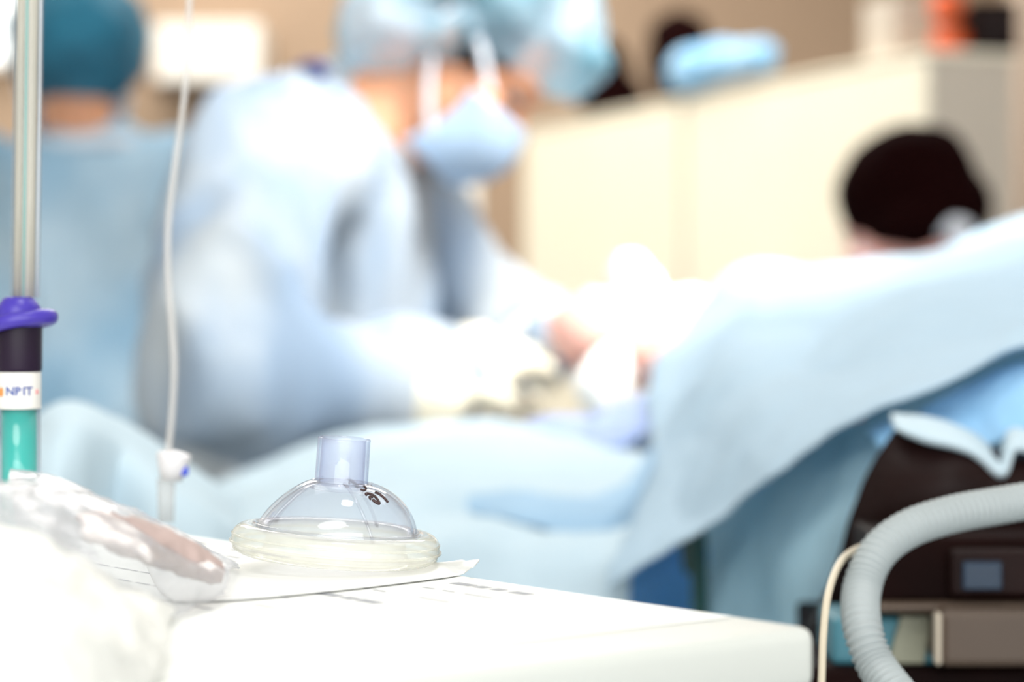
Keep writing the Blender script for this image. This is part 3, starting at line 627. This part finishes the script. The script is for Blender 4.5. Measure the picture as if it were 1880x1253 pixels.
# ------------------------------------------------------------------ cart in the foreground
cc = W(1503, 1150, .833); cc = V((cc.x, cc.y, .9)); u1 = V((-.62,.785,0)).normalized(); u2 = V((-.80,-.60,0)).normalized(); u2 = V((-u1.y, u1.x, 0))
if u2.y > 0: u2 = -u2
ct = thing('white_cart', (cc.x, cc.y, 0), 'white plastic medical cart in the foreground with rounded corner', 'cart')
mt = Matrix((u1, u2, V((0,0,1)))).transposed().to_4x4(); mt.translation = V((cc.x, cc.y, 0))
def cbox(name, lo, hi, m, r=.004, parent=ct, seg=3):
    o = bm_obj(name, bevel_box(lo, hi, r, seg, None, mt), m, None, True); 
    o.parent = parent; o.matrix_parent_inverse = Matrix.Translation(-ct.location) if parent is ct else Matrix(); 
    o.data.polygons.foreach_set('use_smooth', [False]*len(o.data.polygons)) if r < .003 else None
    return o
CL, CW = .80, .50
cbox('cart_top', (0, 0, .878), (CL, CW, .900), 'cart', .005)
cbox('cart_body', (.004, .006, .12), (CL-.004, CW-.006, .878), 'cart', .006)
cbox('corner_post', (-.001, -.001, .12), (.010, .016, .878), 'cart', .003)
for k, (z0, z1) in enumerate(((.72,.87), (.55,.71), (.36,.54), (.15,.35))):
    d = cbox('drawer', (.02, -.004, z0), (CL-.02, .006, z1), 'cart', .003); 
    h = cbox('handle', (CL*.35, -.024, z1-.04), (CL*.65, -.004, z1-.025), 'steel', .004, d)
for a in (.05, CL-.05):
    for b in (.05, CW-.05):
        q = mt@V((a, b, 0)); lathe('castor', [(0,0),(.03,0),(.034,.03),(.03,.12),(0,.12)], 'dark', (q.x, q.y, 0), V((0,0,1)), ct, 20)
def T(px, py, dz=0):       # point of the cart top seen at a pixel
    d = (W(px, py, 1)-CAM); s = (.9+dz-CAM.z)/d.z; return CAM+d*s
# printed sheet lying on the cart top: faint rows of grey print
def flat(name, pts, m, dz, th=.0003, parent=None):
    bm = bmesh.new(); vs = [bm.verts.new(V((p.x, p.y, .9+dz))) for p in pts]; f_ = bm.faces.new(vs)
    r = bmesh.ops.extrude_face_region(bm, geom=[f_]); bmesh.ops.translate(bm, vec=V((0,0,th)), verts=[v for v in r['geom'] if isinstance(v, bmesh.types.BMVert)])
    bmesh.ops.recalc_face_normals(bm, faces=bm.faces[:]); return bm_obj(name, bm, m, parent, False)
o0 = T(1080, 1110); e1, e2 = u1, u2
def S(a, b): return V((cc.x, cc.y, .9))+u1*a+u2*b
form = flat('printed_sheet', [S(.035,.008), S(.45,.008), S(.45,.30), S(.035,.30)], 'paper', .0003)
tag(form, 'flat printed paper sheet lying on the cart top under the white wrapper', 'paper')
bm = bmesh.new()
for r_ in range(9):
    x = .128
    while x < .385:
        ln = random.uniform(.006, .022)
        if random.random() < .62:
            a, b = S(x, .022+r_*.020), S(min(x+ln, .39), .0245+r_*.020+(.004 if r_ in (0, 4) else 0))
            bevel_pts = [S(x, .022+r_*.02), S(min(x+ln,.39), .022+r_*.02), S(min(x+ln,.39), .0235+r_*.02+(.004 if r_ in (0,3) else 0)), S(x, .0235+r_*.02+(.004 if r_ in (0,3) else 0))]
            bm.faces.new([bm.verts.new(V((p.x,p.y,.90075))) for p in bevel_pts])
        x += ln+random.uniform(.002,.006)
tag(bm_obj('print_rows', bm, 'mark', form, False), kind='stuff')
# white wrapper sheet under the mask, one corner curling up
tip = T(880, 1040); fe = T(858, 1052); fl = T(318, 1112); bl = T(180, 1010); bk = T(560, 985)
rows = [[fl+V((0,0,.0018)), T(450,1098,.0020), T(640,1080,.0020), T(790,1062,.0020), T(848,1053,.002), T(868,1040,.006), W(880,1028,.985)],
        [T(290,1080,.0012), T(440,1068,.0012), T(620,1055,.0014), T(760,1050,.0016), T(825,1044,.003), T(858,1035,.006), W(880,1027.5,.987)],
        [T(270,1040,.0012), T(430,1030,.0012), T(590,1022,.0014), T(730,1022,.002), T(800,1034,.004), T(845,1031,.007), W(880,1027,.989)]]
g = grid_surface(rows, 60, 20); nu, nv = 60, 20
me = bpy.data.meshes.new('paper_wrapper'); me.from_pydata([tuple(v) for r in g for v in r], [], [(j*nu+i, j*nu+i+1, (j+1)*nu+i+1, (j+1)*nu+i) for j in range(nv-1) for i in range(nu-1)]); me.update()
wr = link('paper_wrapper', me, mat('wrapper_paper', (.93,.93,.91), .8, .02, 30, trans=.12)); md = wr.modifiers.new('t', 'SOLIDIFY'); md.thickness = .0006
tag(wr, 'white paper wrapper under the clear mask, pointed corner curling up', 'wrapper')
# ------------------------------------------------------------------ the clear breathing mask
DM = 1.0
axis = (Z*1.0+X*.075+V((0,-.02,0))).normalized()
base = T(617, 1058); base.z = .9045
def mk(px, py, D=DM): return W(px, py, D)
right = (X-axis*X.dot(axis)).normalized(); deep = axis.cross(right)
MO = W(614, 1030, DM)       # centre of the cushion's lower face
msk = thing('breathing_mask', MO, 'clear plastic anaesthesia face mask with lavender connector lying on the white wrapper', 'mask')
PX = DM/FPX
def ring(rx, ry, h, n=96, skew=0., dx=0.):
    out = []
    for k in range(n):
        a = 2*math.pi*k/n; ex = 1.0+.06*math.cos(a)
        out.append(MO+right*(rx*math.cos(a)+dx)+deep*(ry*math.sin(a)*ex)+axis*(h+skew*math.cos(a)))
    return out
def loft(name, rings, m, parent, closed_top=False, disp=None):
    n = len(rings[0]); vs = [tuple(v) for r in rings for v in r]
    fs = [(i*n+k, i*n+(k+1)%n, (i+1)*n+(k+1)%n, (i+1)*n+k) for i in range(len(rings)-1) for k in range(n)]
    me = bpy.data.meshes.new(name); me.from_pydata(vs, [], fs); me.update(); return link(name, me, m, parent)
# dome: shell from the cushion up to the connector
rings = []
hb, ht = 50*PX, 148*PX
def dome_pt(th, t, lift=0.):
    y = math.sin(t*math.pi/2)*.985; p = 1.62+.26*math.cos(th)
    rx = (46+103*(1-y**p)**(1/p))*PX+lift; h = hb+(ht-hb)*y+lift
    return MO+right*(rx*math.cos(th)-2*PX*t)+deep*(rx*.92*math.sin(th)*(1+.06*math.cos(th)))+axis*h
for i in range(31): rings.append([dome_pt(2*math.pi*k/96, i/30) for k in range(96)])
dome = loft('dome', rings, 'dome', msk)
md = dome.modifiers.new('t', 'SOLIDIFY'); md.thickness = .0014; md.offset = -1
# moulded ribs running over the dome
def on_dome(th, t, lift=.0003): return dome_pt(th, t, lift)
for th0, th1 in ((-1.05,-1.35), (-2.55,-2.2), (1.1,1.4), (2.5,2.2)):
    plabel(tube('dome_rib', [on_dome(th0+(th1-th0)*i/12, i/12) for i in range(13)], .0007, 'dome', dome, 50, 8), 'raised moulded rib')
# connector
hc = 140*PX
cx = MO+axis*hc+right*(2*PX)
con = lathe('connector', [(.0112,0),(.0112,.001),(.0110,.0015),(.01085,.0185),(.0110,.0192),(.0106,.0195),(.0094,.0195),(.0091,.018),(.0094,.001),(.0094,0)], 'tubep', cx, axis, msk, 96, cap=False)
plabel(con, 'lavender connector tube')
lathe('connector_collar', [(.0112,0),(.0128,-.0008),(.0134,-.0022),(.0128,-.0034),(.0112,-.0034)], 'dome', cx+axis*.0015, axis, msk, 96, cap=False)
# cushion: inflated soft ring
rings = []
for i in range(33):
    b = 2*math.pi*i/32; rr = 165+27*math.cos(b)*(1.0 if math.cos(b) > 0 else 1.35); hh = 30+26*math.sin(b)+(4 if math.sin(b) > 0 else 0)
    rings.append(ring(rr*PX, rr*PX*.92, hh*PX))
loft('air_cushion', rings, 'cushion', msk)
for i, (rr, h, r_) in enumerate(((193,27,.0006), (190,41,.0005), (186,15,.0006), (150,58,.0013))):
    rg = ring(rr*PX, rr*PX*.92, h*PX, 60); tube('cushion_bead', rg+[rg[0]], r_, 'cushion' if i < 3 else 'dome', msk, 180, 8, closed=False)
# brown ink marks on the dome
bpy.context.view_layer.update()
bv = BVHTree.FromPolygons([v.co.copy() for v in dome.data.vertices], [tuple(p.vertices) for p in dome.data.polygons])
def mark(pts, r):
    out = []
    for x, y in pts:
        px, py = 560+x/5.53, 870+y/5.53; d = (W(px, py, 1)-CAM).normalized(); hit = bv.ray_cast(CAM, d)
        if hit[0] is not None: out.append(hit[0]-d*.0002)
    if len(out) > 2: plabel(tube('ink_mark', out, r, 'ink', dome, 40, 8), 'handwritten brown ink mark')
mark([(450,105),(448,90),(470,86),(500,103),(530,115)], .00028)
mark([(530,115),(560,112),(600,130),(620,152),(600,172),(565,160)], .00045)
mark([(625,220),(620,203),(660,206),(700,225),(735,262),(758,305)], .00055)
mark([(758,305),(735,300),(705,280),(685,265)], .0007)
mark([(665,262),(655,235),(690,240)], .0005)
mark([(770,172),(798,182)], .0008)
mark([(710,190),(750,205),(790,235)], .0006)
mark([(790,235),(815,260),(840,292)], .00055)
# ------------------------------------------------------------------ clear bags and white wrapper at the left front
def crumple(name, rows, m, amp, fr, seed, nu=110, nv=80, thick=.0004):
    g = grid_surface(rows, nu, nv); vs = [v for r in g for v in r]
    me = bpy.data.meshes.new(name); me.from_pydata([tuple(v) for v in vs], [], [(j*nu+i, j*nu+i+1, (j+1)*nu+i+1, (j+1)*nu+i) for j in range(nv-1) for i in range(nu-1)]); me.update()
    nr = [v.normal.copy() for v in me.vertices]
    for v, n in zip(me.vertices, nr):
        q = v.co*fr+V((seed, seed*2, 0)); d = amp*(abs(noise.noise(q))*2-.5+abs(noise.noise(q*2.1))*.9+abs(noise.noise(q*4.3))*.35)
        v.co = v.co+n*d; v.co.z = max(v.co.z, .9012)
    o = link(name, me, m)
    if thick: s = o.modifiers.new('t', 'SOLIDIFY'); s.thickness = thick
    return o
bagr = [
 [T(30,985,.002), T(130,990,.002), T(250,1000,.002), T(350,1020,.002), T(440,1045,.002)],
 [W(20,872,.93), W(110,888,.92), W(245,938,.91), W(330,978,.91), W(430,1030,.92)],
 [W(10,905,.86), W(110,915,.86), W(240,965,.86), W(330,1005,.88), W(425,1042,.90)],
 [W(0,980,.80), W(110,1000,.80), W(240,1030,.81), W(330,1055,.84), W(415,1068,.88)],
 [T(-20,1180,.002), T(110,1180,.002), T(240,1160,.002), T(330,1130,.002), T(410,1090,.004)]]
bg = crumple('clear_bag', bagr, 'bag', .0024, 28, 3); tag(bg, 'crumpled clear plastic bag on the cart beside the breathing mask', 'bag')
bm = bmesh.new(); chain(bm, [(W(165,965,.86), .006), (W(235,985,.865), .0075), (W(300,1008,.875), .0078), (W(340,1025,.88), .007)])
chain(bm, [(W(345,1027,.882), .007), (W(392,1050,.893), .005)])
tp = blob('rolled_dressing', bm, 'tan', None, .0022, 2, folds(.0015, 120, 120, 120, .0005)); tag(tp, 'brownish pink rolled dressing inside the clear bag', 'dressing')
wr2 = crumple('white_package', [
 [T(-150,1060,.002), T(0,1060,.002), T(120,1065,.002), T(230,1085,.002), T(320,1120,.001)],
 [W(-150,960,.78), W(0,965,.77), W(100,1000,.76), W(210,1065,.78), W(318,1130,.80)],
 [W(-150,1020,.70), W(0,1030,.69), W(110,1060,.69), W(220,1115,.71), W(310,1165,.75)],
 [W(-150,1130,.64), W(0,1140,.63), W(120,1160,.63), W(230,1200,.66), W(300,1225,.70)],
 [W(-150,1330,.62), W(0,1330,.61), W(120,1330,.62), W(230,1320,.63), W(290,1290,.68)]], 'poly', .003, 34, 9)
tag(wr2, 'white crinkled polythene package blurred at the lower left corner', 'package')
bg2 = crumple('clear_bag', [
 [T(-60,1040,.002), T(20,1040,.002), T(90,1045,.002), T(150,1060,.002)],
 [W(-60,880,.82), W(20,885,.81), W(85,905,.80), W(150,960,.80)],
 [W(-60,930,.76), W(20,940,.75), W(95,965,.75), W(170,1020,.76)],
 [W(-60,1040,.74), W(20,1050,.73), W(100,1070,.73), W(190,1090,.74)]], 'bag', .004, 28, 17, 80, 60)
tag(bg2, 'clear plastic bag bunched in front of the teal bottle', 'bag')
# ------------------------------------------------------------------ bottle with teal liquid and purple cap
DB = 1.10; q = DB/FPX
bb = W(36, 1000, DB); bb.z = .9; bot = thing('liquid_bottle', bb, 'slim clear bottle of teal liquid with white label and purple cap at the far left', 'bottle')
def hz(py): return W(0, py, DB).z-.9
R_ = 39*q
lathe('glass_body', [(0,.0005),(R_*.9,.0005),(R_,.004),(R_,hz(672))], 'glass', bb, Z, bot, 48)
lathe('teal_liquid', [(0,.003),(R_*.78,.003),(R_*.82,.006),(R_*.82,hz(742)),(0,hz(742))], 'liquid', bb, Z, bot, 40)
lathe('label', [(R_*1.02,hz(750)),(R_*1.03,hz(749)),(R_*1.03,hz(684)),(R_*1.02,hz(683))], 'label', bb, Z, bot, 48, cap=False)
lab = [c_ for c_ in bot.children if c_.name.startswith('label')][0]
fc = bpy.data.curves.new('t', 'FONT'); fc.body = 'NRIT'; fc.size = 22*q; fc.align_x = 'CENTER'; fc.align_y = 'CENTER'; fc.offset = .0002
to = bpy.data.objects.new('t', fc); C.objects.link(to); bpy.context.view_layer.update()
tm = bpy.data.meshes.new_from_object(to.evaluated_get(bpy.context.evaluated_depsgraph_get())); bpy.data.objects.remove(to)
for v in tm.vertices:
    a = v.co.x/R_+.20; v.co = bb+V((math.sin(a)*R_*1.05, -math.cos(a)*R_*1.05, hz(718)+v.co.y))
tm.materials.clear(); plabel(link('label_lettering', tm, 'blueink', lab, False), 'dark blue lettering on the label')
def dot(x, y, r, m, nm):
    b = bmesh.new(); a = (x-36)/39; a = math.asin(max(-.98, min(.98, a)))
    ellip(b, bb+V((math.sin(a)*R_*1.03, -math.cos(a)*R_*1.03, hz(y))), (X,Y,Z), (r*q, r*q*.3, r*q), 2); bm_obj(nm, b, m, lab)
dot(12, 719, 9, 'orangeink', 'orange_dot'); dot(70, 719, 5, 'redink', 'red_dot')
lathe('collar', [(0,hz(682)),(41*q,hz(682)),(42*q,hz(676)),(43*q,hz(600)),(41*q,hz(594)),(0,hz(594))], 'plum', bb, Z, bot, 48)
cp = lathe('cap', [(0,hz(600)),(44*q,hz(600)),(45*q,hz(585)),(42*q,hz(568)),(30*q,hz(550)),(22*q,hz(545)),(0,hz(545))], 'purple', bb, Z, bot, 48)
rg = [bb+V(((52 if math.cos(a) < 0 else 58)*q*math.cos(a), 50*q*math.sin(a), hz(592)+10*q*math.cos(a)-4*q*math.sin(a))) for a in [i*2*math.pi/32 for i in range(33)]]
tube('cap_flange', rg, 14*q, 'purple', cp, 120, 14, closed=False)
# glass stem with beige rods rising from the cap
st = W(46,546,DB); tp_ = W(54,-60,DB)
stem = tube('glass_stem', [st, tp_], 27*q, 'glass', bot, 6, 32, closed=False)
for dx, r_, m in ((-14, 8, 'beige'), (9, 9, 'beige'), (-3, 2.6, 'tealglass'), (22, 2.2, 'whiteclip')):
    tube('inner_rod', [st+X*dx*q, tp_+X*dx*q], r_*q, m, stem, 4, 14)
# ------------------------------------------------------------------ hanging infusion line and its connector
il = tube('infusion_line', [W(352,-120,1.22), W(348,0,1.22), W(345,80,1.22), W(338,180,1.22), W(322,300,1.22), W(310,400,1.22), W(308,500,1.22), W(316,600,1.22), W(320,680,1.22), W(315,770,1.22), W(308,832,1.22)], 7*1.22/FPX, 'ivline', None, 120, 12)
tag(il, 'thin clear infusion line hanging down in front of the two surgeons', 'tube')
q2 = 1.22/FPX; k0 = W(304, 1000, 1.22); k0.z = .9
k0 = T(304, 975); k0 = V((W(304,0,1.22).x, 1.22, .9)); k0 = V((k0.x, k0.y, .9))
cn = thing('line_connector', k0, 'white and blue connector on a pale tube where the infusion line ends', 'connector')
def hz2(py): return W(0, py, 1.22).z-.9
lathe('connector_stem', [(0,0),(15*q2,0),(17*q2,hz2(880)),(0,hz2(880))], 'ivline', k0, Z, cn, 24)
lathe('connector_body', [(0,hz2(882)),(20*q2,hz2(882)),(26*q2,hz2(860)),(32*q2,hz2(838)),(30*q2,hz2(832)),(10*q2,hz2(828)),(0,hz2(828))], 'whiteclip', k0, (Z+X*.12).normalized(), cn, 32)
lathe('blue_clip', [(0,0),(7*q2,0),(9*q2,8*q2),(7*q2,18*q2),(0,18*q2)], 'blueclip', k0+V((34*q2, -.002, hz2(874))), Z, cn, 20)
